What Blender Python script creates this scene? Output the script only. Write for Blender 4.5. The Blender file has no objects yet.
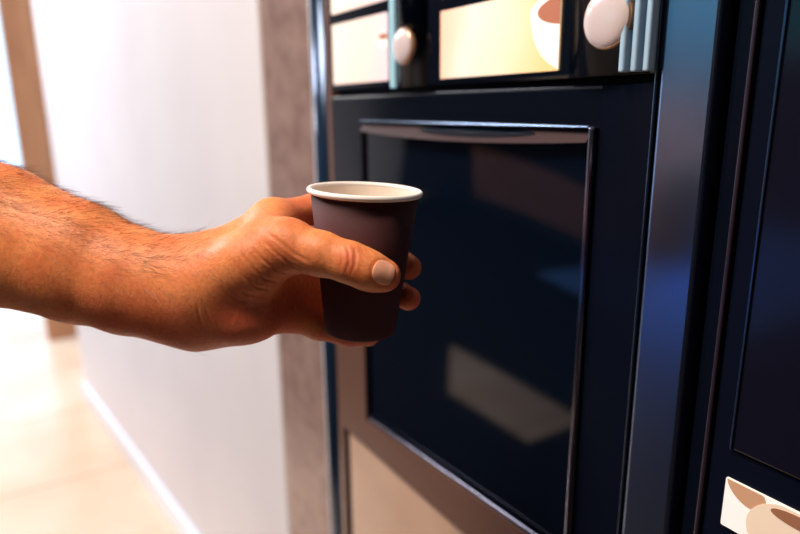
import bpy, bmesh, math, random
import numpy as np
from mathutils import Vector, Matrix
random.seed(4); rng = np.random.default_rng(7)
S = bpy.context.scene
COL = S.collection

# ---------------------------------------------------------------- camera pose
# world: X along the machine front, Y into the machines, Z up. Machine fronts lie on y = 0.
FPX = 641.0
up = np.array([-26, 2571, 641.]); up /= np.linalg.norm(up)
vv = np.array([-410, 156, -641.]); vv -= up * vv.dot(up); vv /= np.linalg.norm(vv)
X = -vv; Z = up; Y = np.cross(Z, X)
M = np.array([X, Y, Z])
C = np.array([0, -.35, 1.30])
cam_d = bpy.data.cameras.new('camera'); cam = bpy.data.objects.new('camera', cam_d); COL.objects.link(cam)
mw = Matrix.Identity(4)
for i in range(3):
    for j in range(3): mw[i][j] = M[i][j]
    mw[i][3] = C[i]
cam.matrix_world = mw
cam_d.sensor_width = 36; cam_d.lens = FPX / 800 * 36
cam_d.clip_start = .02
cam_d.dof.use_dof = True; cam_d.dof.focus_distance = .372
cam_d.dof.aperture_fstop = 4.0
cam_d.dof.aperture_blades = 0
S.camera = cam

def to_world(P):            # hand frame (right, up, away) -> world
    P = np.asarray(P, float); Q = P.copy(); Q[..., 2] *= -1
    return Q @ M.T + C
def dirw(d):
    d = np.array(d, float); d[2] *= -1
    return M @ d

# ---------------------------------------------------------------- helpers
def lin(c):
    return tuple(((x/255)/12.92 if x/255 <= .04045 else ((x/255+.055)/1.055)**2.4) for x in c) + (1,)
def mat(name, rgb, rough=.5, metal=0, spec=.5, coat=0, coat_rough=.03, emis=0, emis_rgb=None):
    m = bpy.data.materials.new(name); m.use_nodes = True
    b = m.node_tree.nodes['Principled BSDF']
    b.inputs['Base Color'].default_value = lin(rgb)
    b.inputs['Roughness'].default_value = rough
    b.inputs['Metallic'].default_value = metal
    b.inputs['Specular IOR Level'].default_value = spec
    b.inputs['Coat Weight'].default_value = coat
    b.inputs['Coat Roughness'].default_value = coat_rough
    if emis:
        b.inputs['Emission Color'].default_value = lin(emis_rgb or rgb)
        b.inputs['Emission Strength'].default_value = emis
    return m
def N(m, t, **kw):
    n = m.node_tree.nodes.new(t)
    for k, v in kw.items(): setattr(n, k, v)
    return n
def L(m, a, b): m.node_tree.links.new(a, b)
def bsdf(m): return m.node_tree.nodes['Principled BSDF']
def mottle(m, c1, c2, scale, detail=5, bump=0, stretch=None, lo=.3, hi=.7):
    tc = N(m, 'ShaderNodeTexCoord'); no = N(m, 'ShaderNodeTexNoise'); no.inputs['Scale'].default_value = scale
    no.inputs['Detail'].default_value = detail
    src = tc.outputs['Object']
    if stretch:
        mp = N(m, 'ShaderNodeMapping'); mp.inputs['Scale'].default_value = stretch; L(m, src, mp.inputs[0]); src = mp.outputs[0]
    L(m, src, no.inputs['Vector'])
    r = N(m, 'ShaderNodeValToRGB'); r.color_ramp.elements[0].position = lo; r.color_ramp.elements[1].position = hi
    r.color_ramp.elements[0].color = lin(c1); r.color_ramp.elements[1].color = lin(c2)
    L(m, no.outputs['Fac'], r.inputs[0]); L(m, r.outputs[0], bsdf(m).inputs['Base Color'])
    if bump:
        bp = N(m, 'ShaderNodeBump'); bp.inputs['Strength'].default_value = bump; bp.inputs['Distance'].default_value = .002
        L(m, no.outputs['Fac'], bp.inputs['Height']); L(m, bp.outputs[0], bsdf(m).inputs['Normal'])
    return m

def link(name, me, m=None, parent=None, loc=None, smooth=False):
    if m:
        me.materials.append(m)
    o = bpy.data.objects.new(name, me); COL.objects.link(o)
    if loc is not None:
        me.transform(Matrix.Translation(-Vector(loc)))
        o.location = loc
    if parent:
        o.parent = parent
        o.matrix_parent_inverse = Matrix.Identity(4)
        o.location = Vector(o.location) - world_loc(parent)
    if smooth:
        for p in me.polygons: p.use_smooth = True
    return o
def world_loc(o):
    v = Vector(o.location)
    while o.parent: o = o.parent; v += Vector(o.location)
    return v
def bm_obj(name, bm, m, parent=None, loc=None, smooth=False, mods=None):
    bmesh.ops.recalc_face_normals(bm, faces=bm.faces)
    me = bpy.data.meshes.new(name); bm.to_mesh(me); bm.free()
    return link(name, me, m, parent, loc, smooth)
def bx(bm, x0, x1, y0, y1, z0, z1, bev=0, seg=2):
    r = bmesh.ops.create_cube(bm, size=1)
    for v in r['verts']:
        v.co = Vector(((x0+x1)/2 + v.co.x*(x1-x0), (y0+y1)/2 + v.co.y*(y1-y0), (z0+z1)/2 + v.co.z*(z1-z0)))
    if bev:
        es = list({e for v in r['verts'] for e in v.link_edges})
        bmesh.ops.bevel(bm, geom=es, offset=bev, segments=seg, affect='EDGES', profile=.5)
def box(name, x0, x1, y0, y1, z0, z1, m, parent=None, bev=0, seg=2, loc=None, smooth=False):
    bm = bmesh.new(); bx(bm, x0, x1, y0, y1, z0, z1, bev, seg)
    return bm_obj(name, bm, m, parent, loc or ((x0+x1)/2, (y0+y1)/2, z0), smooth)
def empty(name, loc, label, cat, group=None):
    o = bpy.data.objects.new(name, None); COL.objects.link(o); o.location = loc
    o.empty_display_size = .05
    tag(o, label, cat, group); return o
def tag(o, label, cat, group=None):
    o['label'] = label; o['category'] = cat
    if group: o['group'] = group
def struct(o): o['kind'] = 'structure'; return o
def rrect(x0, x1, z0, z1, r, n=8):
    pts = []
    for cx, cz, a0 in ((x1-r, z1-r, 0), (x0+r, z1-r, 90), (x0+r, z0+r, 180), (x1-r, z0+r, 270)):
        for k in range(n+1):
            a = math.radians(a0 + 90*k/n); pts.append((cx+r*math.cos(a), cz+r*math.sin(a)))
    return pts
def lathe(bm, prof, n=64, axis='z', closed=False):
    rings = []
    for r, h in prof:
        if r < 1e-7: rings.append([bm.verts.new((0, 0, h))]); continue
        rings.append([bm.verts.new((r*math.cos(2*math.pi*k/n), r*math.sin(2*math.pi*k/n), h)) for k in range(n)])
    for a, b in zip(rings, rings[1:]):
        for k in range(n):
            k2 = (k+1) % n
            if len(a) == 1 and len(b) == 1: continue
            if len(a) == 1: bm.faces.new((a[0], b[k], b[k2]))
            elif len(b) == 1: bm.faces.new((a[k], a[k2], b[0]))
            else: bm.faces.new((a[k], a[k2], b[k2], b[k]))

# ---------------------------------------------------------------- materials
m_floor = mat('floor_tile', (214, 186, 160), .22)
mottle(m_floor, (206, 178, 152), (222, 200, 178), 2.2, 6)
# tile joints
tc = N(m_floor, 'ShaderNodeTexCoord'); br = N(m_floor, 'ShaderNodeTexBrick')
br.offset = 0; br.inputs['Scale'].default_value = 1.0; br.inputs['Mortar Size'].default_value = .004
br.inputs['Brick Width'].default_value = .6; br.inputs['Row Height'].default_value = .6
L(m_floor, tc.outputs['Object'], br.inputs['Vector'])
mx = N(m_floor, 'ShaderNodeMixRGB'); mx.inputs['Color2'].default_value = lin((150, 125, 105))
old = bsdf(m_floor).inputs['Base Color'].links[0].from_socket
L(m_floor, old, mx.inputs['Color1']); L(m_floor, br.outputs['Fac'], mx.inputs['Fac'])
L(m_floor, mx.outputs[0], bsdf(m_floor).inputs['Base Color'])
m_white = mottle(mat('white_wall_paint', (232, 226, 228), .55), (228, 222, 225), (236, 231, 232), 3, 4)
m_ceil = mat('ceiling_paint', (225, 222, 218), .8)
m_dwall = mottle(mat('dark_wall_paint', (24, 27, 44), .7), (22, 25, 40), (27, 30, 48), 2, 4)
m_base = mat('baseboard_gloss_white', (225, 232, 242), .18)
m_wood = mottle(mat('brown_pillar_wood', (150, 96, 62), .4), (142, 90, 58), (170, 116, 78), 5, 6, stretch=(8, 8, .6))
m_stone = mottle(mat('polished_brown_stone', (150, 115, 98), .2, spec=.8), (140, 112, 104), (164, 136, 126), 26, 8, lo=.35, hi=.65)
m_black = mat('black_gloss_plastic', (8, 13, 24), .12, spec=.3)
m_door = mat('black_gloss_flap', (5, 13, 26), .05, spec=.3)
m_satin = mat('black_satin_plastic', (12, 17, 31), .3, spec=.05)
m_flat = mat('black_fascia_right', (11, 16, 29), .2, spec=.05)
m_groove = mat('dark_groove', (8, 10, 16), .6)
m_frame = mat('brown_reflection_frame', (112, 80, 68), .22, metal=.15)  # brown put in for the floor reflected by a glossy black frame
m_chrome = mat('polished_trim_metal', (120, 118, 132), .16, metal=1)
m_silver = mat('satin_silver_trim', (235, 238, 245), .35, metal=.5)
m_steel = mat('blue_dark_steel', (70, 84, 104), .2, metal=.9)
m_strip = mat('blue_grey_satin_metal', (122, 138, 168), .28, metal=1)
m_beige = mottle(mat('beige_satin_door', (196, 160, 136), .3), (188, 150, 126), (204, 168, 144), 9, 6)
m_pearl = mat('pearl_button_plastic', (222, 206, 208), .25, coat=.6)
m_gold = mat('champagne_button_edge', (205, 165, 135), .25, metal=.6)
m_clear = mat('smoked_blue_gloss', (6, 16, 34), .12, spec=.06)
m_cupout = mat('dark_brown_cup_paper', (80, 47, 50), .65, spec=.2)
m_cupin = mat('cream_cup_paper', (240, 226, 214), .6)
m_cuprim = mat('white_cup_rim', (250, 244, 242), .45)

# cup paper gets a faint fibre bump
def fibre(m, s=900, k=.08):
    tc = N(m, 'ShaderNodeTexCoord'); no = N(m, 'ShaderNodeTexNoise'); no.inputs['Scale'].default_value = s
    L(m, tc.outputs['Object'], no.inputs['Vector']); b = N(m, 'ShaderNodeBump'); b.inputs['Strength'].default_value = k
    b.inputs['Distance'].default_value = .0004
    L(m, no.outputs['Fac'], b.inputs['Height']); L(m, b.outputs[0], bsdf(m).inputs['Normal'])
fibre(m_cupout); fibre(m_cupin)

# ---------------------------------------------------------------- room
XL, XR, YB, YF, ZC = -8.0, 2.2, 1.2, -4.2, 2.75
struct(box('floor', XL-.1, XR+.1, YF-.1, YB+.1, -.1, 0, m_floor, loc=(0, 0, 0)))
struct(box('ceiling', XL-.1, XR+.1, YF-.1, YB+.1, ZC, ZC+.1, m_ceil))
struct(box('wall_back', -1.2, XR, .72, .82, 0, ZC, m_dwall))
struct(box('wall_right', XR, XR+.1, YF, YB, 0, ZC, m_dwall))
bm = bmesh.new()
WX0, WX1, WZ0, WZ1 = -4.0, -1.8, 1.62, 2.6
bx(bm, XL, WX0, YF-.1, YF, 0, ZC); bx(bm, WX1, XR, YF-.1, YF, 0, ZC); bx(bm, WX0, WX1, YF-.1, YF, 0, WZ0); bx(bm, WX0, WX1, YF-.1, YF, WZ1, ZC)
struct(bm_obj('wall_front', bm, m_dwall, loc=(0, YF, 0)))
m_blue = mottle(mat('blue_reflector', (100, 160, 245), .9), (92, 150, 240), (108, 168, 250), 40, 4)
m_rug = mottle(mat('dark_reflect_carpet', (24, 20, 20), .95, spec=.1), (20, 17, 17), (28, 23, 23), 60, 4)
struct(box('reflect_panel_blue', -3.4, -1.9, YF, YF+.02, .01, .45, m_blue, bev=.003))      # unseen blue panel and carpet, added to reflect blue in the corner strip
struct(box('reflect_carpet_blue', -3.4, -1.9, YF, -3.05, 0, .008, m_blue, bev=.002))  # unseen blue carpet, added for its reflection like the panel
struct(box('reflect_panel_brown', -5.6, -3.55, YF, YF+.03, .12, .60, mottle(mat('brown_reflector', (190, 130, 108), .5), (180, 120, 98), (198, 138, 116), 6), bev=.004))  # unseen brown panel added for the patch it reflects in the flap
bm = bmesh.new()                                                                  # unseen dark carpet added to darken flap reflections; bare strip reflects as a patch
def prism(bm, pts, z0, z1):
    lo = [bm.verts.new((x, y, z0)) for x, y in pts]; hi = [bm.verts.new((x, y, z1)) for x, y in pts]
    bm.faces.new(lo); bm.faces.new(hi)
    for i in range(len(pts)): j = (i+1) % len(pts); bm.faces.new((lo[i], lo[j], hi[j], hi[i]))
prism(bm, [(-6.8, YF), (-3.4, YF), (-3.4, -3.05), (-1.9, -3.05), (-1.9, YF), (1.6, YF), (1.6, -1.62), (-2.70, -1.62), (-2.22, -1.267), (1.6, -1.267), (1.6, -.62), (-6.8, -.62)], 0, .008)
prism(bm, [(-1.68, -1.615), (1.6, -1.615), (1.6, -1.272), (-1.68, -1.272)], 0, .008)
struct(bm_obj('reflect_carpet_dark', bm, m_rug, loc=(-3, -2, 0)))
# far wall with full-height glazing
bm = bmesh.new()
bx(bm, XL-.1, XL, YF, YB, 2.6, ZC); bx(bm, XL-.1, XL, YF, -1.6, 0, 2.6); bx(bm, XL-.1, XL, .7, YB, 0, 2.6)
struct(bm_obj('wall_left', bm, m_white, loc=(XL, 0, 0)))
m_wf = mat('white_window_frame', (235, 235, 238), .4)
m_glass = bpy.data.materials.new('window_glass'); m_glass.use_nodes = True
nt = m_glass.node_tree; nt.nodes.clear()
o_ = nt.nodes.new('ShaderNodeOutputMaterial'); mixn = nt.nodes.new('ShaderNodeMixShader'); tr = nt.nodes.new('ShaderNodeBsdfTransparent')
gl = nt.nodes.new('ShaderNodeBsdfGlossy'); gl.inputs['Roughness'].default_value = .02; fr = nt.nodes.new('ShaderNodeFresnel'); fr.inputs[0].default_value = 1.45
nt.links.new(fr.outputs[0], mixn.inputs[0]); nt.links.new(tr.outputs[0], mixn.inputs[1]); nt.links.new(gl.outputs[0], mixn.inputs[2]); nt.links.new(mixn.outputs[0], o_.inputs[0])
k = 0
for y0 in (-1.6, -.45):
    k += 1; y1 = y0 + 1.15
    bm = bmesh.new()
    bx(bm, XL-.06, XL-.01, y0, y0+.04, 0, 2.6); bx(bm, XL-.06, XL-.01, y1-.04, y1, 0, 2.6)
    bx(bm, XL-.06, XL-.01, y0+.04, y1-.04, 0, .05); bx(bm, XL-.06, XL-.01, y0+.04, y1-.04, 2.55, 2.6)
    w = struct(bm_obj('window_%d' % k, bm, m_wf, loc=(XL-.03, (y0+y1)/2, 0)))
    box('pane', XL-.038, XL-.032, y0+.04, y1-.04, .05, 2.55, m_glass, w)

bm = bmesh.new()
bx(bm, WX0, WX1, YF-.06, YF-.01, WZ0, WZ0+.04); bx(bm, WX0, WX1, YF-.06, YF-.01, WZ1-.04, WZ1)
bx(bm, WX0, WX0+.04, YF-.06, YF-.01, WZ0+.04, WZ1-.04); bx(bm, WX1-.04, WX1, YF-.06, YF-.01, WZ0+.04, WZ1-.04)
w = struct(bm_obj('window_3', bm, m_wf, loc=((WX0+WX1)/2, YF, WZ0)))  # unseen window added so its blue reflects in the corner strip
m_tint = bpy.data.materials.new('blue_reflect_glass'); m_tint.use_nodes = True
nt = m_tint.node_tree; nt.nodes.clear(); o_ = nt.nodes.new('ShaderNodeOutputMaterial'); tr = nt.nodes.new('ShaderNodeBsdfTransparent')
tr.inputs[0].default_value = (.26, .62, .60, 1); nt.links.new(tr.outputs[0], o_.inputs[0])
box('pane', WX0+.04, WX1-.04, YF-.038, YF-.032, WZ0+.04, WZ1-.04, m_tint, w)
# white partition running back beside the machines, slightly angled
def wall_pt(x): return -.011 + (x+1.86)*.1095
def slab(name, xa, xb, off0, off1, z0, z1, m, dz=0):
    bm = bmesh.new(); d = Vector((1, .1095, 0)).normalized(); n = Vector((-d.y, d.x, 0))
    a = Vector((xa, wall_pt(xa), 0)); b = Vector((xb, wall_pt(xb), 0))
    vs = []
    for z in (z0, z1):
        for p, o in ((a, off0), (b, off0), (b, off1), (a, off1)):
            q = p + n*o; vs.append(bm.verts.new((q.x, q.y, z)))
    for f in ((0, 1, 2, 3), (4, 5, 6, 7), (0, 1, 5, 4), (1, 2, 6, 5), (2, 3, 7, 6), (3, 0, 4, 7)):
        bm.faces.new([vs[i] for i in f])
    bmesh.ops.bevel(bm, geom=list(bm.edges), offset=.003, segments=2, affect='EDGES')
    return bm_obj(name, bm, m, loc=((a.x+b.x)/2, (a.y+b.y)/2, z0))
struct(slab('wall_side', -3.12, -1.135, 0, .12, 0, ZC, m_white))
struct(slab('baseboard_side', -3.12, -1.14, -.014, -.0005, 0, .085, m_base))
struct(slab('trim_1', -1.134, -.86, .0005, .5, 0, ZC, m_stone))          # stone clad pier by the machine
# brown pillar
pl = box('pillar', -4.33, -4.06, -.24, .075, 0, 2.75, m_wood, bev=.006, loc=(-4.2, -.12, 0))
pl.name = 'trim_2'; struct(pl)
# small white dome on the partition
bm = bmesh.new(); lathe(bm, [(0, .018), (.012, .016), (.020, .010), (.023, .003), (.023, 0), (0, 0)], 32)
bmesh.ops.rotate(bm, verts=bm.verts, matrix=Matrix.Rotation(math.radians(90), 3, 'X'))
wx = -1.5
bmesh.ops.translate(bm, verts=bm.verts, vec=(wx, wall_pt(wx)-.0005, 1.565))
o = bm_obj('wall_sensor', bm, mat('white_sensor_plastic', (250, 248, 246), .3), loc=(wx, wall_pt(wx), 1.565), smooth=True)
tag(o, 'small white round fixture high on the white partition wall', 'wall fixture')

# ---------------------------------------------------------------- coffee machine
CM = empty('coffee_machine', (-.5, .3, 0), 'glossy black coffee vending machine with lit drink labels and a bulging bay flap', 'coffee machine')
XM0, XM1 = -.79, -.262
box('cabinet', XM0+.004, -.2265, .006, .66, .02, 1.83, m_satin, CM, bev=.004)
for sx in (-.76, -.26):
    for sy in (.05, .6):
        box('foot', sx-.02, sx+.02, sy-.02, sy+.02, 0, .02, m_groove, CM)
# left side: silver edge, dark groove, rounded post
box('edge_trim', XM0-.001, XM0+.004, -.003, .05, .04, 1.82, m_silver, CM, bev=.002)
def vpost(name, xa, xb, ymax, z0, z1, m, n=14, parent=CM, y0=.008):
    bm = bmesh.new(); lo = []; hi = []
    for i in range(n+1):
        t = i/n; x = xa + (xb-xa)*t; y = y0 - (ymax+y0)*math.sin(math.pi*t)**.6
        lo.append(bm.verts.new((x, y, z0))); hi.append(bm.verts.new((x, y, z1)))
    for i in range(n): bm.faces.new((lo[i], lo[i+1], hi[i+1], hi[i]))
    bm.faces.new(lo); bm.faces.new(hi); bm.faces.new((lo[0], hi[0], hi[-1], lo[-1]))
    return bm_obj(name, bm, m, parent, ((xa+xb)/2, y0, z0), smooth=False)
o = vpost('side_post', -.784, -.748, .010, .04, 1.82, mat('blue_black_post', (36, 58, 86), .14, metal=.5), n=16)
for p in o.data.polygons:
    if len(p.vertices) == 4: p.use_smooth = True
box('inner_post', -.744, -.728, -.004, .01, .04, 1.82, m_frame, CM, bev=.003)
# button panel at the top
ZP = 1.318
box('label_panel', -.722, -.262, -.008, .01, ZP, 1.80, m_black, CM, bev=.003)
def gradmat(name, stops, axis, lo, hi, emis):
    m = mat(name, (255, 255, 255), .35)
    tc = N(m, 'ShaderNodeTexCoord'); sp = N(m, 'ShaderNodeSeparateXYZ'); mr = N(m, 'ShaderNodeMapRange'); r = N(m, 'ShaderNodeValToRGB')
    L(m, tc.outputs['Object'], sp.inputs[0]); L(m, sp.outputs[axis], mr.inputs[0])
    mr.inputs[1].default_value = lo; mr.inputs[2].default_value = hi
    no = N(m, 'ShaderNodeTexNoise'); no.inputs['Scale'].default_value = 14; no.inputs['Detail'].default_value = 1
    L(m, tc.outputs['Object'], no.inputs['Vector'])
    ad = N(m, 'ShaderNodeMath', operation='MULTIPLY_ADD'); ad.inputs[1].default_value = .5; L(m, no.outputs['Fac'], ad.inputs[0])
    sb = N(m, 'ShaderNodeMath', operation='SUBTRACT'); sb.inputs[1].default_value = .25; L(m, mr.outputs[0], sb.inputs[0]); L(m, sb.outputs[0], ad.inputs[2])
    L(m, ad.outputs[0], r.inputs[0])
    cr = r.color_ramp
    while len(cr.elements) < len(stops): cr.elements.new(.5)
    for e, (p, c) in zip(cr.elements, stops): e.position = p; e.color = lin(c)
    L(m, r.outputs[0], bsdf(m).inputs['Base Color']); L(m, r.outputs[0], bsdf(m).inputs['Emission Color'])
    bsdf(m).inputs['Emission Strength'].default_value = emis
    return m
m_lab1 = gradmat('lit_label_cream', [(0, (250, 200, 170)), (.3, (248, 230, 214)), (.65, (250, 226, 198)), (1, (246, 206, 142))], 0, -.074, .06, .38)
m_lab2 = gradmat('lit_label_pale', [(0, (255, 238, 225)), (.6, (250, 226, 214)), (1, (238, 214, 220))], 0, -.062, .062, .3)
def flat(name, pts, y, th, m, parent, loc, smooth=False):
    bm = bmesh.new()
    a = [bm.verts.new((x, y, z)) for x, z in pts]; b = [bm.verts.new((x, y-th, z)) for x, z in pts]
    bm.faces.new(a); bm.faces.new(b[::-1])
    for i in range(len(pts)):
        j = (i+1) % len(pts); bm.faces.new((a[i], a[j], b[j], b[i]))
    return bm_obj(name, bm, m, parent, loc)
def printed(parent, x, z, w, cy, clip_r):
    """printed white cup with coffee seen from above, clipped at the label's right edge"""
    mw_ = mat('printed_cup_white', (250, 236, 226), .4, emis=.55); mc = mat('printed_coffee', (168, 100, 72), .4, emis=.5)
    def clipx(pts): return [(min(px, clip_r), pz) for px, pz in pts]
    body = [(x + w*math.cos(a)*(1 if math.sin(a) > 0 else .98), z + (.2*w if math.sin(a) > 0 else 1.02*w)*math.sin(a)) for a in [2*math.pi*i/40 for i in range(40)]]
    rim = [(x+w*math.cos(2*math.pi*i/40), z+w*.34*math.sin(2*math.pi*i/40)) for i in range(40)]
    cof = [(x+w*.8*math.cos(2*math.pi*i/40), z+w*.25*math.sin(2*math.pi*i/40)) for i in range(40)]
    f = flat('printed_cup', clipx(body), cy, .0003, mw_, parent, (x, cy, z))
    f2 = flat('printed_saucer_rim', clipx(rim), cy-.0003, .0002, mw_, parent, (x, cy, z))
    f3 = flat('printed_coffee', clipx(cof), cy-.0005, .0002, mc, parent, (x, cy, z))
def label(x0, x1, z0, z1, m, cupx=None, cupz=0, cw=.03):
    l = flat('drink_label', rrect(x0, x1, z0, z1, .0015, 3), -.0082, .0012, m, CM, ((x0+x1)/2, -.008, (z0+z1)/2))
    if cupx is not None: printed(l, cupx, cupz, cw, -.0095, x1)
    return l
label(-.493, -.3475, 1.3245, 1.3815, m_lab1, -.338, 1.3655, .040)
label(-.7105, -.585, 1.3265, 1.3925, m_lab2, -.592, 1.37, .012)
label(-.7105, -.585, 1.404, 1.47, m_lab2, -.60, 1.455, .02)
label(-.493, -.3475, 1.392, 1.449, m_lab1, -.338, 1.433, .040)
label(-.7105, -.585, 1.482, 1.548, m_lab2, -.60, 1.53, .02)
label(-.493, -.3475, 1.46, 1.517, m_lab1, -.338, 1.501, .040)
# button columns: rounded smoked strips; left flange glows to imitate a reflected highlight
def column(xa, xb, first):
    c = vpost('button_column', xa, xb, .017, ZP+.001, 1.79, m_clear, n=18, y0=-.004)
    for p in c.data.polygons:
        if len(p.vertices) == 4: p.use_smooth = True
    return c
column(-.5715, -.512, 1); column(-.342, -.268, 2)
box('column_highlight', -.5755, -.5730, -.013, -.006, ZP+.001, 1.79, mat('glowing_highlight_flange', (190, 236, 250), .3, emis=.55), CM, bev=.0015)  # emission stands in for a reflected bright line
# stacked pale ribs imitate highlight streaks at the right of the second column
for i in range(3):
    box('highlight_rib', -.2855+i*.0075, -.2815+i*.0075, -.0200+i*.002, -.008, ZP+.002, 1.79, mat('pale_blue_highlight', (190, 220, 245), .3, metal=.3), CM, bev=.001)
def button(x, z, r, yb):
    bm = bmesh.new()
    lathe(bm, [(0, .0095), (r*.45, .0092), (r*.75, .0083), (r*.9, .0071), (r*.95, .0062)], 48)
    bmesh.ops.rotate(bm, verts=bm.verts, matrix=Matrix.Rotation(math.radians(90), 3, 'X'))
    bmesh.ops.translate(bm, verts=bm.verts, vec=(x, yb, z))
    o = bm_obj('push_button', bm, m_pearl, CM, (x, yb, z), smooth=True)
    bm = bmesh.new(); lathe(bm, [(r*.94, .0064), (r*.985, .0058), (r, .004), (r, -.004), (0, -.004)], 48)
    bmesh.ops.rotate(bm, verts=bm.verts, matrix=Matrix.Rotation(math.radians(90), 3, 'X'))
    bmesh.ops.translate(bm, verts=bm.verts, vec=(x, yb, z))
    bm_obj('button_edge', bm, m_gold, o, (x, yb, z), smooth=True)
for z in (0, .072, .144):
    button(-.5425, 1.3560+z, .0170, -.013)
    button(-.2985, 1.3535+z, .0190, -.013)

# front fascia around the bay: a frame with an opening
FX0, FX1, FZ0, FZ1 = -.724, -.262, .88, 1.314
OX0, OX1, OZ0, OZ1 = -.646, -.312, .922, 1.284
def ring(name, outer, inner, y0, y1, m, parent, loc, bev=0):
    bm = bmesh.new(); n = len(outer)
    vs = [[bm.verts.new((x, y, z)) for x, z in P] for P, y in ((outer, y0), (outer, y1), (inner, y1), (inner, y0))]
    for a, b in ((0, 1), (1, 2), (2, 3), (3, 0)):
        for i in range(n):
            j = (i+1) % n; bm.faces.new((vs[a][i], vs[a][j], vs[b][j], vs[b][i]))
    if bev:
        es = [e for e in bm.edges if (e.verts[0] in vs[1] and e.verts[1] in vs[1]) or (e.verts[0] in vs[2] and e.verts[1] in vs[2])]
        bmesh.ops.bevel(bm, geom=es, offset=bev, segments=3, affect='EDGES', profile=.5)
    return bm_obj(name, bm, m, parent, loc)
def foot_z(x): return OZ0+(x-OX0)*.0195/(OX1-OX0)
def lift(pts): return [(x, z+(foot_z(x)-OZ0 if z < OZ0+.1 else 0)) for x, z in pts]
fr_ = ring('bay_frame', rrect(FX0, FX1, FZ0, FZ1, .006), lift(rrect(OX0, OX1, OZ0, OZ1, .008)), .026, -.008, m_black, CM, (-.5, 0, FZ0), bev=.003)
# left and lower borders: brown imitates floor reflected in the black frame
bm = bmesh.new()
pts = [(FX0+.001, FZ0+.001), (FX1-.001, FZ0+.001), (FX1-.001, foot_z(FX1)-.004), (OX0-.004, OZ0-.004), (OX0-.004, 1.20), (FX0+.001, 1.20)]
a_ = [bm.verts.new((x, -.0082, z)) for x, z in pts]; b_ = [bm.verts.new((x, -.0100, z)) for x, z in pts]
bm.faces.new(a_); bm.faces.new(b_)
for i in range(6): bm.faces.new((a_[i], a_[(i+1) % 6], b_[(i+1) % 6], b_[i]))
bm_obj('floor_reflection_facing', bm, m_frame, fr_, (-.5, 0, FZ0))
box('bay_right_trim', OX1-.001, OX1+.0045, -.0135, .002, OZ0, OZ1+.002, m_chrome, fr_, bev=.0018, seg=3)
box('bay_top_trim', OX0, OX1-.002, -.0115, -.006, OZ1+.0005, OZ1+.0022, m_steel, fr_, bev=.0008)
# bay flap: dark glossy panel, top edge bowed towards the room, foot tucked back
def flap():
    bm = bmesh.new(); nx, nz = 30, 20; g = []
    x0, x1 = OX0+.002, OX1-.003
    for j in range(nz+1):
        row = []
        for i in range(nx+1):
            u = i/nx; v = j/nz; x = x0+(x1-x0)*u; zb = foot_z(x)+.002; zt = band(u)[1]
            row.append(bm.verts.new((x, -.004-.004*v**3*(1-(2*u-1)**2), zb+(zt-zb)*v)))
        g.append(row)
    for j in range(nz):
        for i in range(nx): bm.faces.new((g[j][i], g[j][i+1], g[j+1][i+1], g[j+1][i]))
    bt = [bm.verts.new((g[nz][i].co.x, .025, g[nz][i].co.z)) for i in range(nx+1)]
    bb = [bm.verts.new((g[0][i].co.x, .025, g[0][i].co.z)) for i in range(nx+1)]
    gt = [bm.verts.new(v.co) for v in g[nz]]
    g = [[bm.verts.new(v.co) for v in g[0]]]+[gt]; nz = 1
    for i in range(nx):
        bm.faces.new((g[nz][i], g[nz][i+1], bt[i+1], bt[i])); bm.faces.new((g[0][i+1], g[0][i], bb[i], bb[i+1]))
        bm.faces.new((bt[i], bt[i+1], bb[i+1], bb[i]))
    return bm
def band(u):          # foot of the sloping bevel along the top of the flap: (y, z)
    b = 1-(2*u-1)**2
    return -.0125-.005*b, OZ1-.009-.0045*b
def bev(u, t, off=0): # a point on that bevel
    y, z = band(u); return Vector((OX0+.002+(OX1-OX0-.005)*u, y+(-.006-y)*t-off, z+(OZ1-.0005-z)*t+off))
o = bm_obj('bay_flap', flap(), m_door, CM, (-.48, 0, OZ0), smooth=True)
o.data.polygons.foreach_set('use_smooth', [abs(p.normal.z) < .5 for p in o.data.polygons])
# polished bead along the foot of the flap
def bead(name, path, r, m, parent, loc, n=10):
    bm = bmesh.new(); rings = []
    for i, p in enumerate(path):
        t = (path[min(i+1, len(path)-1)]-path[max(i-1, 0)]).normalized(); s_ = t.cross(Vector((0, 0, 1))).normalized(); w2 = t.cross(s_)
        rings.append([bm.verts.new(p+s_*r*math.cos(2*math.pi*k/n)+w2*r*math.sin(2*math.pi*k/n)) for k in range(n)])
    for a, b in zip(rings, rings[1:]):
        for k in range(n): bm.faces.new((a[k], a[(k+1) % n], b[(k+1) % n], b[k]))
    bm.faces.new(rings[0]); bm.faces.new(rings[-1])
    return bm_obj(name, bm, m, parent, loc, smooth=True)
bead('flap_bead', [Vector((OX0+.003+(OX1-OX0-.008)*i/30, -.0085, foot_z(OX0+.003+(OX1-OX0-.008)*i/30)+.001)) for i in range(31)], .0016, m_chrome, fr_, (-.48, 0, OZ0))
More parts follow.
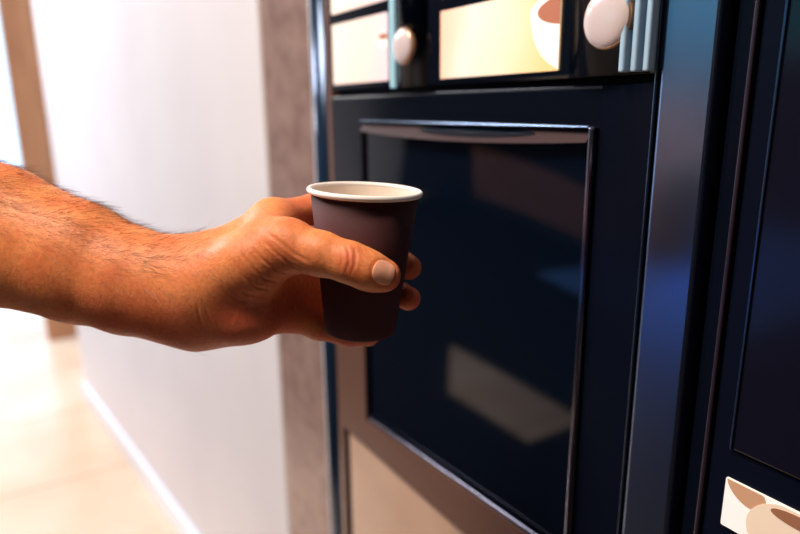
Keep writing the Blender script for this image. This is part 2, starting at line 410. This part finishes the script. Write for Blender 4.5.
# sloping bevel on top of the flap with an oval finger dip
bm = bmesh.new(); q = []
for i in range(31):
    u = i/30; q.append([bm.verts.new(bev(u, 0)), bm.verts.new(bev(u, 1)), bm.verts.new((bev(u, 1).x, .020, OZ1-.001)), bm.verts.new((bev(u, 0).x, .020, bev(u, 0).z))])
for a_, b_ in zip(q, q[1:]):
    for k in range(4): bm.faces.new((a_[k], a_[(k+1) % 4], b_[(k+1) % 4], b_[k]))
bm.faces.new(q[0]); bm.faces.new(q[-1])
lg = bm_obj('flap_bevel', bm, mat('brown_reflection_bevel', (66, 50, 52), .35, spec=.2), o, (-.48, 0, OZ1-.01))  # brown imitates the warm wall reflected in the bevel
bm = bmesh.new(); lo = []; hi = []
for i in range(40):
    a_ = 2*math.pi*i/40; u = .60+.24*math.cos(a_); t = .60+.30*math.sin(a_)
    lo.append(bm.verts.new(bev(u, t))); hi.append(bm.verts.new(bev(u, t, .0004)))
bm.faces.new(lo); bm.faces.new(hi)
for i in range(40): bm.faces.new((lo[i], lo[(i+1) % 40], hi[(i+1) % 40], hi[i]))
bm_obj('finger_dip', bm, m_door, lg, (-.445, -.006, OZ1-.006))
# lower beige door
box('lower_door', -.712, -.268, -.004, .006, .06, .872, m_beige, CM, bev=.004)
box('door_gap', -.724, -.716, -.002, .006, .06, .876, m_groove, CM)
# right corner strip: seam, then satin profile
box('seam_line', -.2655, -.2642, -.010, .0, .04, 1.82, m_steel, CM, bev=.0006)
box('right_fascia', OX1+.006, FX1-.0015, -.0095, -.0082, FZ0+.001, FZ1-.001, m_flat, fr_)
box('corner_strip', -.2615, -.2265, -.010, .006, .03, 1.825, m_strip, CM, bev=.002)

# ---------------------------------------------------------------- neighbouring machine
VM = empty('vending_machine', (.15, .3, 0), 'dark vending machine beside the coffee machine, with a coffee picture label low on its front', 'vending machine')
box('cabinet', -.2235, .55, .004, .68, .02, 1.83, m_satin, VM, bev=.004)
for sx in (-.19, .5):
    for sy in (.05, .6):
        box('foot', sx-.02, sx+.02, sy-.02, sy+.02, 0, .02, m_groove, VM)
box('door_edge', -.2075, -.2050, -.006, .006, .04, 1.82, mat('dull_bronze_edge', (62, 50, 62), .3, metal=.6), VM, bev=.0008)
box('front_door', -.2035, .54, -.004, .005, .03, 1.825, m_satin, VM, bev=.002)
scr = box('display_screen', -.189, .30, -.0065, -.004, 1.10, 1.62, mat('dark_screen_glass', (18, 18, 32), .12, spec=.3), VM, bev=.001)
box('screen_edge', -.1905, -.1893, -.0075, -.004, 1.10, 1.62, mat('blue_screen_edge', (60, 80, 110), .2, metal=.8), scr, bev=.0003)
m_lab3 = gradmat('picture_label_cream', [(0, (250, 240, 236)), (1, (236, 222, 214))], 0, -.1, .1, .35)
lb = flat('picture_label', rrect(-.191, .02, 1.048, 1.0805, .001, 3), -.0045, .0012, m_lab3, VM, (-.09, -.005, 1.06))
mb1 = mat('printed_tan', (206, 158, 124), .4, emis=.15); mb2 = mat('printed_cream', (232, 208, 184), .4, emis=.3); mb3 = mat('printed_dark_brown', (160, 108, 80), .4, emis=.1)
def ell(cx, cz, a, b, rot, x0=-.1905, z0=1.0485, z1=1.080):
    P = []
    for i in range(48):
        t = 2*math.pi*i/48; x = a*math.cos(t); z = b*math.sin(t)
        P.append((max(x0, cx+x*math.cos(rot)-z*math.sin(rot)), min(z1, max(z0, cz+x*math.sin(rot)+z*math.cos(rot)))))
    return P
flat('printed_biscuit', ell(-.178, 1.0775, .013, .0085, -.5), -.0057, .0003, mb1, lb, (-.178, -.0057, 1.07))
flat('printed_cup', ell(-.146, 1.060, .030, .022, 0), -.0060, .0003, mb2, lb, (-.14, -.006, 1.066))
flat('printed_coffee', ell(-.146, 1.0745, .017, .004, 0), -.0063, .0003, mb3, lb, (-.14, -.006, 1.07))

CM.location.y += .009; VM.location.y += .005

# ---------------------------------------------------------------- cup
def J(px, py, d): return np.array([(px-400)/FPX*d, (267-py)/FPX*d, d])
RIM = J(365, 190.5, .385)
ax_dn = -up.copy(); ax_dn[2] *= -1                       # hand-frame "down"
th = math.radians(3.4)                                 # the cup leans a little towards the machine
ax_dn = np.array([ax_dn[0]*math.cos(th)+ax_dn[1]*math.sin(th), -ax_dn[0]*math.sin(th)+ax_dn[1]*math.cos(th), ax_dn[2]])
ax_dn /= np.linalg.norm(ax_dn)
CH, CRT, CRB = .0885, .0325, .0222
BOT = RIM + ax_dn*CH
def cup_obj():
    base = to_world(BOT); axis = -dirw(ax_dn)
    q = Vector((0, 0, 1)).rotation_difference(Vector(axis)).to_matrix().to_4x4()
    T = Matrix.Translation(Vector(base)) @ q
    root = empty('paper_cup', Vector(base), 'dark brown paper cup with white rolled rim held in the hand', 'cup')
    def part(name, prof, m, n=96, sm=True):
        bm = bmesh.new(); lathe(bm, prof, n); bm.transform(q)
        bmesh.ops.recalc_face_normals(bm, faces=bm.faces)
        me = bpy.data.meshes.new(name); bm.to_mesh(me); bm.free(); me.materials.append(m)
        o = bpy.data.objects.new(name, me); COL.objects.link(o); o.parent = root
        for p in me.polygons: p.use_smooth = sm
        return o
    part('cup_wall', [(CRB-.0012, .004), (CRB-.0014, .0004), (CRB-.0006, 0), (CRB, .0006), (CRB+.0003, .003), (CRB+(CRT-CRB)*.5, CH*.5), (CRT, CH-.001), (CRT-.0006, CH-.001)], m_cupout)
    part('inner_wall', [(0, .006), (CRB-.002, .006), (CRB-.0012, .007), (CRB+(CRT-CRB)*.5-.0007, CH*.5), (CRT-.0007, CH-.001)], m_cupin)
    part('cup_base', [(0, .0052), (CRB-.0012, .0052), (CRB-.0012, .004), (0, .004)], m_cupout)
    rr = .00155; cr = CRT+.0008
    part('rolled_rim', [(cr+rr*math.cos(a), CH-.0004+rr*1.15*math.sin(a)) for a in [2*math.pi*i/16 for i in range(17)]], m_cuprim)
    # overlapped seam down the paper wall
    return root
cup_obj()
def cup_sdf(P):
    v = P-RIM; h = v@ax_dn; rad = np.linalg.norm(v-np.outer(h, ax_dn), axis=1)
    r = CRT+(CRB-CRT)*np.clip(h/CH, 0, 1)
    dr = (rad-r)*.993
    dh = np.maximum(-h-.001, h-CH)
    return np.maximum(dr, dh)

# ---------------------------------------------------------------- hand and forearm
def cone(P, a, b, ra, rb):
    ab = b-a; t = np.clip(((P-a)@ab)/(ab@ab), 0, 1)
    return np.linalg.norm(P-a-t[:, None]*ab, axis=1)-(ra+(rb-ra)*t)
def ellip(P, c, r):
    q = (P-c)/r; k = np.linalg.norm(q, axis=1); k2 = np.linalg.norm(q/r, axis=1)+1e-9
    return k*(k-1)/k2
def smin(a, b, k):
    h = np.maximum(k-np.abs(a-b), 0)/k
    return np.minimum(a, b)-h*h*k*.25
def smax(a, b, k): return -smin(-a, -b, k)
def chain(P, pts, k=.004):
    d = None
    for (a, ra), (b, rb) in zip(pts, pts[1:]):
        e = cone(P, a, b, ra, rb); d = e if d is None else smin(d, e, k)
    return d
# forearm: radial and ulnar columns (px, centre y, half height, depth, thickness radius)
FA = [(-250, 163, 79, .44, .041), (-100, 205, 76, .425, .039), (0, 236.5, 70, .413, .0355), (79, 263, 60, .406, .0300), (130, 281, 52.5, .402, .0262), (165, 289, 51, .400, .0245), (195, 292, 53, .399, .0235)]
FING = dict(
 index=[(J(270, 220, .408), .0115), (J(314, 209, .432), .0098), (J(374, 240, .4385), .0088), (J(409, 267.5, .414), .0080)],
 middle=[(J(277, 245, .416), .0125), (J(322, 252, .442), .0100), (J(376, 281, .442), .0088), (J(408.5, 298.5, .416), .0078)],
 ring=[(J(282, 280, .416), .0125), (J(322, 297, .440), .0110), (J(368, 308, .442), .0085), (J(381, 314, .436), .0078)],
 little=[(J(284, 312, .408), .0112), (J(318, 326, .425), .0088), (J(348, 334, .4335), .0080), (J(368.5, 335, .432), .0076)])
TH = [(J(203, 287, .388), .0215), (J(250, 264, .378), .0200), (J(288, 246, .370), .0152), (J(322, 254, .3625), .0118), (J(350, 262.5, .3585), .0108), (J(368, 270, .3580), .0102), (J(384.5, 275.5, .3595), .0092)]
CREASE = []      # (polyline px, half width m, depth m)
def seg2(P, a, b):
    ab = b-a; t = np.clip(((P-a)@ab)/(ab@ab), 0, 1); return np.linalg.norm(P-a-t[:, None]*ab, axis=1)
CRL = [
 # thumb knuckle folds
 ([(346, 246), (349, 254), (349, 263), (346, 272)], .0007, .0006),
 ([(353, 246), (355.5, 254), (355, 264), (352, 273)], .0008, .0006),
 ([(340, 244), (342, 252), (342, 262), (340, 270)], .0008, .0003),
 # web folds under the thumb
 ([(262, 240), (275, 252), (288, 263), (303, 271)], .0007, .00045),
 ([(250, 246), (262, 259), (276, 270), (292, 275)], .0007, .0005),
 ([(241, 253), (252, 268), (265, 279), (282, 283)], .0007, .0005),
 ([(233, 261), (243, 276), (256, 287), (272, 290)], .0007, .00045),
 ([(226, 268), (234, 283), (246, 294), (262, 296)], .0007, .00035),
 ([(219, 276), (226, 291), (238, 301), (252, 301)], .0007, .0003),
 ([(266, 232), (281, 243), (295, 254), (310, 262)], .0009, .0004),
 # wrist
 ([(196, 300), (200, 318), (206, 336)], .0007, .00025),
 ([(203, 298), (208, 314), (215, 330)], .0007, .0002)]
def base_sdf(P, detail=False):
    P = np.asarray(P, float)
    d = None
    pts = [(J(x, c-(h/FPX*dp-r)*FPX/dp, dp), r, J(x, c+(h/FPX*dp-r)*FPX/dp, dp+.002), r*.97) for x, c, h, dp, r in FA]
    for (a, ra, a2, ra2), (b, rb, b2, rb2) in zip(pts, pts[1:]):
        e = smin(cone(P, a, b, ra, rb), cone(P, a2, b2, ra2, rb2), .02)
        e = smin(e, cone(P, (a+a2)/2, (b+b2)/2, ra, rb), .01)
        d = e if d is None else smin(d, e, .006)
    palm = cone(P, J(197, 272, .402), J(271, 221, .409), .0185, .0115)
    palm = smin(palm, cone(P, J(200, 285, .405), J(278, 246, .418), .0185, .0125), .012)
    palm = smin(palm, cone(P, J(200, 303, .405), J(283, 278, .418), .0185, .012), .012)
    palm = smin(palm, cone(P, J(198, 319, .400), J(284, 311, .409), .0170, .0125), .012)
    palm = smin(palm, ellip(P, J(238, 315, .390), np.array([.028, .0185, .018])), .012)   # heel of the palm
    palm = smin(palm, cone(P, J(212, 298, .402), J(262, 285, .405), .019, .016), .012)
    d = smin(d, palm, .016)
    d = smin(d, cone(P, J(285, 296, .412), J(314, 311, .430), .0105, .0085), .010)
    fg = None
    for nme in ('index', 'middle', 'ring', 'little'):
        e = chain(P, FING[nme]); fg = e if fg is None else smin(fg, e, .0025)
    d = smin(d, fg, .007)
    th_ = chain(P, TH, .006)
    # thumb pad and knuckle
    th_ = smin(th_, ellip(P, J(374, 276, .3640), np.array([.013, .0088, .0080])), .004)
    d = smin(d, th_, .013)
    # web of skin between thumb and index
    d = smin(d, cone(P, J(268, 236, .382), J(276, 222, .404), .0105, .0100), .014)
    if detail:
        # tendon hollow and soft folds
        xy = P[:, :2]/P[:, 2:3]*FPX*np.array([1, -1])+np.array([400, 267])
        front = 1/(1+np.exp((P[:, 2]-.397)/.0025))
        for pl_, w, dep in CRL:
            dd = None
            for a, b in zip(pl_, pl_[1:]):
                s = seg2(xy, np.array(a, float), np.array(b, float))*.00058
                dd = s if dd is None else np.minimum(dd, s)
            # taper at the ends
            e0 = np.linalg.norm(xy-np.array(pl_[0], float), axis=1); e1 = np.linalg.norm(xy-np.array(pl_[-1], float), axis=1)
            tp = np.clip(np.minimum(e0, e1)/9, 0, 1)
            d = d+front*tp*(dep*np.exp(-(dd/w)**2)-.35*dep*np.exp(-((dd-2.2*w)/(1.3*w))**2))
        # nail bed: a shallow seat with a raised fold behind it
        q = nail_uv(P)
        rr_ = np.sqrt((q[0]/.0063)**2+(q[1]/.0067)**2); fr2 = q[2] > 0
        d = d+np.where(fr2, .0005*np.exp(-((rr_-1.08)/.13)**2), 0)
    d = smax(d, -(cup_sdf(P)-.0001), .0012)
    return d
# nail frame: axis along the last thumb bone, normal towards the viewer and up
na = TH[-1][0]-TH[-3][0]; na /= np.linalg.norm(na)
nn = np.array([.06, .16, -1.]); nn -= na*nn.dot(na); nn /= np.linalg.norm(nn)
nw = np.cross(nn, na)
NC = J(382.5, 274.5, .3595)
def nail_uv(P):
    v = P-NC; return (v@na, v@nw, v@nn)
def project(P, it=4, detail=True, iso=0.):
    h = .0003
    for _ in range(it):
        d = base_sdf(P, detail)-iso
        g = np.stack([base_sdf(P+np.array(e)*h, detail)-base_sdf(P-np.array(e)*h, detail) for e in ((1, 0, 0), (0, 1, 0), (0, 0, 1))], 1)/(2*h)
        n2 = np.maximum((g*g).sum(1), .25)
        P = P-np.clip(d, -.003, .003)[:, None]*g/n2[:, None]
    return P, g/np.linalg.norm(g, axis=1)[:, None]
def nets(lo, hi, h):
    nx, ny, nz = [int(round((hi[i]-lo[i])/h))+1 for i in range(3)]
    xs, ys, zs = [lo[i]+h*np.arange(n) for i, n in enumerate((nx, ny, nz))]
    st = 4                                  # a coarse pass finds the band worth evaluating finely
    cx, cy, cz = [np.arange(0, n+st, st) for n in (nx, ny, nz)]
    G3 = np.stack(np.meshgrid(lo[0]+h*cx, lo[1]+h*cy, lo[2]+h*cz, indexing='ij'), -1)
    Vc = base_sdf(G3.reshape(-1, 3)).reshape(G3.shape[:3])
    near = [np.minimum((np.arange(n)+st//2)//st, len(c)-1) for n, c in ((nx, cx), (ny, cy), (nz, cz))]
    V = Vc[np.ix_(*near)].astype(np.float32)
    band = np.argwhere(np.abs(V) < h*st*1.25)
    V[tuple(band.T)] = base_sdf(np.array(lo)+h*band)
    ins = V < 0
    cnt = sum(ins[a:nx-1+a, b:ny-1+b, c:nz-1+c].astype(np.int8) for a in (0, 1) for b in (0, 1) for c in (0, 1))
    act = (cnt > 0) & (cnt < 8)
    idx = -np.ones(act.shape, int); ci = np.argwhere(act); idx[act] = np.arange(len(ci))
    acc = np.zeros((len(ci), 3)); num = np.zeros(len(ci))
    crn = [(a, b, c) for a in (0, 1) for b in (0, 1) for c in (0, 1)]
    val = {c: V[ci[:, 0]+c[0], ci[:, 1]+c[1], ci[:, 2]+c[2]] for c in crn}
    for a in crn:
        for b in crn:
            if a < b and sum(abs(a[k]-b[k]) for k in range(3)) == 1:
                va, vb = val[a], val[b]; m = (va < 0) != (vb < 0)
                t = np.where(m, va/np.where(m, va-vb, 1), 0)
                p = np.array(a)+t[:, None]*(np.array(b)-np.array(a))
                acc[m] += p[m]; num[m] += 1
    Pv = np.array(lo)+h*(ci+acc/num[:, None])
    F = []
    for axn in range(3):
        u, w = [(1, 2), (2, 0), (0, 1)][axn]
        s0 = [slice(None)]*3; s1 = [slice(None)]*3; s0[axn] = slice(0, -1); s1[axn] = slice(1, None)
        A, B = ins[tuple(s0)], ins[tuple(s1)]
        e = np.argwhere(A != B)
        e = e[(e[:, u] > 0) & (e[:, w] > 0) & (e[:, u] < ins.shape[u]-1) & (e[:, w] < ins.shape[w]-1)]
        du = np.zeros(3, int); du[u] = 1; dw = np.zeros(3, int); dw[w] = 1
        q = [idx[tuple((e-x).T)] for x in (du+dw, dw, 0*du, du)]
        Q = np.stack(q, 1); fl = B[tuple(e.T)]; Q[fl] = Q[fl][:, ::-1]
        F.append(Q)
    return Pv, np.concatenate(F)
def arm():
    Pv, F = nets((-.515, -.075, .33), (.022, .175, .51), .0017)
    me = bpy.data.meshes.new('tmp'); me.from_pydata(Pv.tolist(), [], F.tolist())
    bm = bmesh.new(); bm.from_mesh(me)
    bmesh.ops.subdivide_edges(bm, edges=bm.edges, cuts=1, use_grid_fill=True)
    bm.to_mesh(me); bm.free()
    n = len(me.vertices); co = np.empty(n*3, np.float32); me.vertices.foreach_get('co', co); P = co.reshape(-1, 3).astype(float)
    P, G = project(P, 2)
    # end of the forearm well outside the view is left closed by the capsule
    W = to_world(P); org = to_world(J(190, 291, .40))
    me2 = me; me2.vertices.foreach_set('co', (W-org).astype(np.float32).ravel())
    me2.update()
    # tint: knuckles, fingertips and palm redder; lower forearm reddened to imitate its shaded underside
    xy = P[:, :2]/P[:, 2:3]*FPX*np.array([1, -1])+np.array([400, 267])
    red = np.zeros(n)
    for c, s, a in (((347, 258), 15, .55), ((384, 275), 15, .45), ((408, 268), 22, .7), ((408, 299), 22, .8), ((350, 340), 36, .9), ((305, 300), 26, .8), ((290, 262), 26, .35), ((300, 205), 16, .5), ((240, 325), 45, .75), ((280, 320), 34, .8), ((120, 320), 60, .45), ((180, 330), 45, .5)):
        red = np.maximum(red, a*np.exp(-((xy-np.array(c))**2).sum(1)/s**2))
    ca = me2.color_attributes.new('skin_tint', 'FLOAT_COLOR', 'POINT')
    arr = np.ones((n, 4), np.float32); arr[:, 0] = red
    arr[:, 1] = np.clip((xy[:, 0]-150)/120, 0, 1)
    ca.data.foreach_set('color', arr.ravel())
    me2.materials.append(skin_mat())
    for p in me2.polygons: p.use_smooth = True
    me2.name = 'arm'
    o = bpy.data.objects.new('arm', me2); COL.objects.link(o); o.location = org
    tag(o, 'bare hairy forearm and hand of a person gripping the brown paper cup', 'arm')
    # nail -------------------------------------------------
    bm = bmesh.new(); nu, nv = 24, 24; g = []; pts = []
    for j in range(nv+1):
        for i in range(nu+1):
            u = -1+2*i/nu; v = -1+2*j/nv
            # square-to-superellipse
            a = u*math.sqrt(1-.42*v*v); b = v*math.sqrt(1-.42*u*u)
            pts.append(NC+na*(a*.0062)+nw*b*.0065+nn*.009)
    Pn = np.array(pts)
    for _ in range(14):                     # drop along the nail normal on to the finger
        Pn = Pn-(base_sdf(Pn)-.00005)[:, None]*nn
    # arched plate: lift the middle a touch
    q = nail_uv(Pn); rr_ = np.clip(1-(q[0]/.0075)**2, 0, 1)*np.clip(1-(q[1]/.0075)**2, 0, 1)
    Pn = Pn+nn*(rr_*.0006)[:, None]
    Wn = to_world(Pn)-org
    vs = [bm.verts.new(p) for p in Wn]
    vb = [bm.verts.new(p) for p in (Wn-dirw(nn)*.0010)]
    k = nu+1
    for j in range(nv):
        for i in range(nu):
            a = j*k+i; bm.faces.new((vs[a], vs[a+1], vs[a+k+1], vs[a+k])); bm.faces.new((vb[a], vb[a+k], vb[a+k+1], vb[a+1]))
    rim_ = [i for i in range(nu+1)]+[j*k+nu for j in range(1, nv+1)]+[nv*k+i for i in range(nu-1, -1, -1)]+[j*k for j in range(nv-1, 0, -1)]
    for a, b in zip(rim_, rim_[1:]+rim_[:1]): bm.faces.new((vs[a], vb[a], vb[b], vs[b]))
    bmesh.ops.recalc_face_normals(bm, faces=bm.faces)
    men = bpy.data.meshes.new('thumbnail'); bm.to_mesh(men); bm.free()
    mn = mat('fingernail', (255, 178, 150), .42, spec=.3)
    bsdf(mn).inputs['Subsurface Weight'].default_value = .3; bsdf(mn).inputs['Subsurface Scale'].default_value = .003
    men.materials.append(mn)
    for p in men.polygons: p.use_smooth = True
    on_ = bpy.data.objects.new('thumbnail', men); COL.objects.link(on_); on_.parent = o
    # hair --------------------------------------------------
    w = np.exp(-((xy[:, 1]-(178+xy[:, 0]*.33))/48)**2)*np.clip((215-xy[:, 0])/60, 0, 1)*(xy[:, 0] > -120)
    w = w*(.3+.7*np.clip((G[:, 1]+.55)/1.0, 0, 1))*np.where(G[:, 1] > .6, .5, 1)*(.85+.15*np.sin(xy[:, 0]/17.+xy[:, 1]/23.))
    w = w/w.sum(); NH = 6500
    pick = rng.choice(n, NH, p=w)
    V_, F_ = [], []
    for i in pick:
        p = P[i].copy(); nrm = G[i]
        flow = np.array([1., -.42+.75*max(0, nrm[1])*0.8, .05])+rng.normal(0, .22, 3)
        flow -= nrm*flow.dot(nrm); flow /= np.linalg.norm(flow)
        ln = rng.uniform(.006, .015); lift = rng.uniform(.18, .55); r = rng.uniform(.00004, .00008)
        q = p-nrm*.0003; dirn = flow+nrm*lift; dirn /= np.linalg.norm(dirn)
        bend = rng.normal(0, .18, 3)-nrm*lift*.45
        segs = 5; path = [q.copy()]
        for s in range(segs):
            q = q+dirn*ln/segs; dirn = dirn+bend/segs; dirn /= np.linalg.norm(dirn); path.append(q.copy())
        side = np.cross(flow, nrm); b0 = len(V_)
        for s, c in enumerate(path):
            rr = r*(1-.8*s/segs)
            for kk in range(3):
                a = 2*math.pi*kk/3; V_.append(c+side*rr*math.cos(a)+nrm*rr*math.sin(a))
        for s in range(segs):
            for kk in range(3):
                a = b0+s*3+kk; b = b0+s*3+(kk+1) % 3; F_.append((a, b, b+3, a+3))
    meh = bpy.data.meshes.new('arm_hair'); meh.from_pydata((to_world(np.array(V_))-org).tolist(), [], F_); meh.update()
    meh.materials.append(mat('dark_brown_hair', (92, 50, 30), .4))
    oh = bpy.data.objects.new('arm_hair', meh); COL.objects.link(oh); oh.parent = o; oh['kind'] = 'stuff'
    oh['label'] = 'fine dark hair on the forearm'
    return o
def skin_mat():
    m = mat('tanned_skin', (205, 130, 90), .5, spec=.35)
    b = bsdf(m)
    at = N(m, 'ShaderNodeVertexColor'); at.layer_name = 'skin_tint'
    sp = N(m, 'ShaderNodeSeparateColor'); L(m, at.outputs['Color'], sp.inputs[0])
    tc = N(m, 'ShaderNodeTexCoord')
    n1 = N(m, 'ShaderNodeTexNoise'); n1.inputs['Scale'].default_value = 45; n1.inputs['Detail'].default_value = 6; L(m, tc.outputs['Object'], n1.inputs['Vector'])
    n2 = N(m, 'ShaderNodeTexNoise'); n2.inputs['Scale'].default_value = 420; n2.inputs['Detail'].default_value = 4; L(m, tc.outputs['Object'], n2.inputs['Vector'])
    r1 = N(m, 'ShaderNodeValToRGB'); r1.color_ramp.elements[0].color = lin((226, 128, 76)); r1.color_ramp.elements[1].color = lin((242, 158, 98))
    r1.color_ramp.elements[0].position = .35; r1.color_ramp.elements[1].position = .68
    L(m, n1.outputs['Fac'], r1.inputs[0])
    mx1 = N(m, 'ShaderNodeMixRGB'); mx1.inputs['Color2'].default_value = lin((216, 98, 76)); L(m, r1.outputs[0], mx1.inputs['Color1']); L(m, sp.outputs[0], mx1.inputs['Fac'])
    mx2 = N(m, 'ShaderNodeMixRGB', blend_type='MULTIPLY'); mx2.inputs['Fac'].default_value = .35
    r2 = N(m, 'ShaderNodeValToRGB'); r2.color_ramp.elements[0].color = (.55, .45, .4, 1); r2.color_ramp.elements[0].position = .3; r2.color_ramp.elements[1].position = .6
    L(m, n2.outputs['Fac'], r2.inputs[0]); L(m, mx1.outputs[0], mx2.inputs['Color1']); L(m, r2.outputs[0], mx2.inputs['Color2'])
    L(m, mx2.outputs[0], b.inputs['Base Color'])
    b.inputs['Subsurface Weight'].default_value = .4; b.inputs['Subsurface Radius'].default_value = (1, .35, .2); b.inputs['Subsurface Scale'].default_value = .004
    vo = N(m, 'ShaderNodeTexVoronoi'); vo.inputs['Scale'].default_value = 850; L(m, tc.outputs['Object'], vo.inputs['Vector'])
    wv = N(m, 'ShaderNodeTexNoise'); wv.inputs['Scale'].default_value = 160; wv.inputs['Detail'].default_value = 5
    mp = N(m, 'ShaderNodeMapping'); mp.inputs['Rotation'].default_value = (.3, .5, .9); mp.inputs['Scale'].default_value = (1, 3.2, 1)
    L(m, tc.outputs['Object'], mp.inputs[0]); L(m, mp.outputs[0], wv.inputs['Vector'])
    ad = N(m, 'ShaderNodeMath', operation='MULTIPLY_ADD'); ad.inputs[1].default_value = .35; L(m, vo.outputs['Distance'], ad.inputs[0]); L(m, wv.outputs['Fac'], ad.inputs[2])
    bp = N(m, 'ShaderNodeBump'); bp.inputs['Strength'].default_value = .5; bp.inputs['Distance'].default_value = .0006
    L(m, ad.outputs[0], bp.inputs['Height']); L(m, bp.outputs[0], b.inputs['Normal'])
    return m
ARM = arm()

# ---------------------------------------------------------------- light
W_ = bpy.data.worlds.new('world'); S.world = W_; W_.use_nodes = True
bg = W_.node_tree.nodes['Background']; bg.inputs[0].default_value = (.55, .76, 1.0, 1); bg.inputs[1].default_value = 2.6
def lamp_fixture(x, y, sx, sy, power, rgb, lab):
    t = box('ceiling_light', x-sx/2-.02, x+sx/2+.02, y-sy/2-.02, y+sy/2+.02, ZC-.03, ZC-.001, m_wf, bev=.004)
    tag(t, lab, 'ceiling light')
    d = bpy.data.lights.new('lamp', 'AREA'); d.shape = 'RECTANGLE'; d.size = sx; d.size_y = sy; d.energy = power; d.color = rgb
    o = bpy.data.objects.new('lamp', d); COL.objects.link(o); o.location = (x, y, ZC-.035)
    return o
lamp_fixture(-.35, -1.0, .6, .6, 50, (1, .84, .68), 'square ceiling light above the coffee machine')
lamp_fixture(-2.9, -1.5, 1.2, .6, 98, (.97, .95, 1), 'long ceiling light above the white partition')
lamp_fixture(-5.6, -1.8, 1.2, .6, 90, (1, .96, .95), 'long ceiling light near the tall windows')

S.view_settings.view_transform = 'Standard'; S.view_settings.look = 'None'
S.view_settings.gamma = 1; S.view_settings.exposure = 0; S.view_settings.use_curve_mapping = False
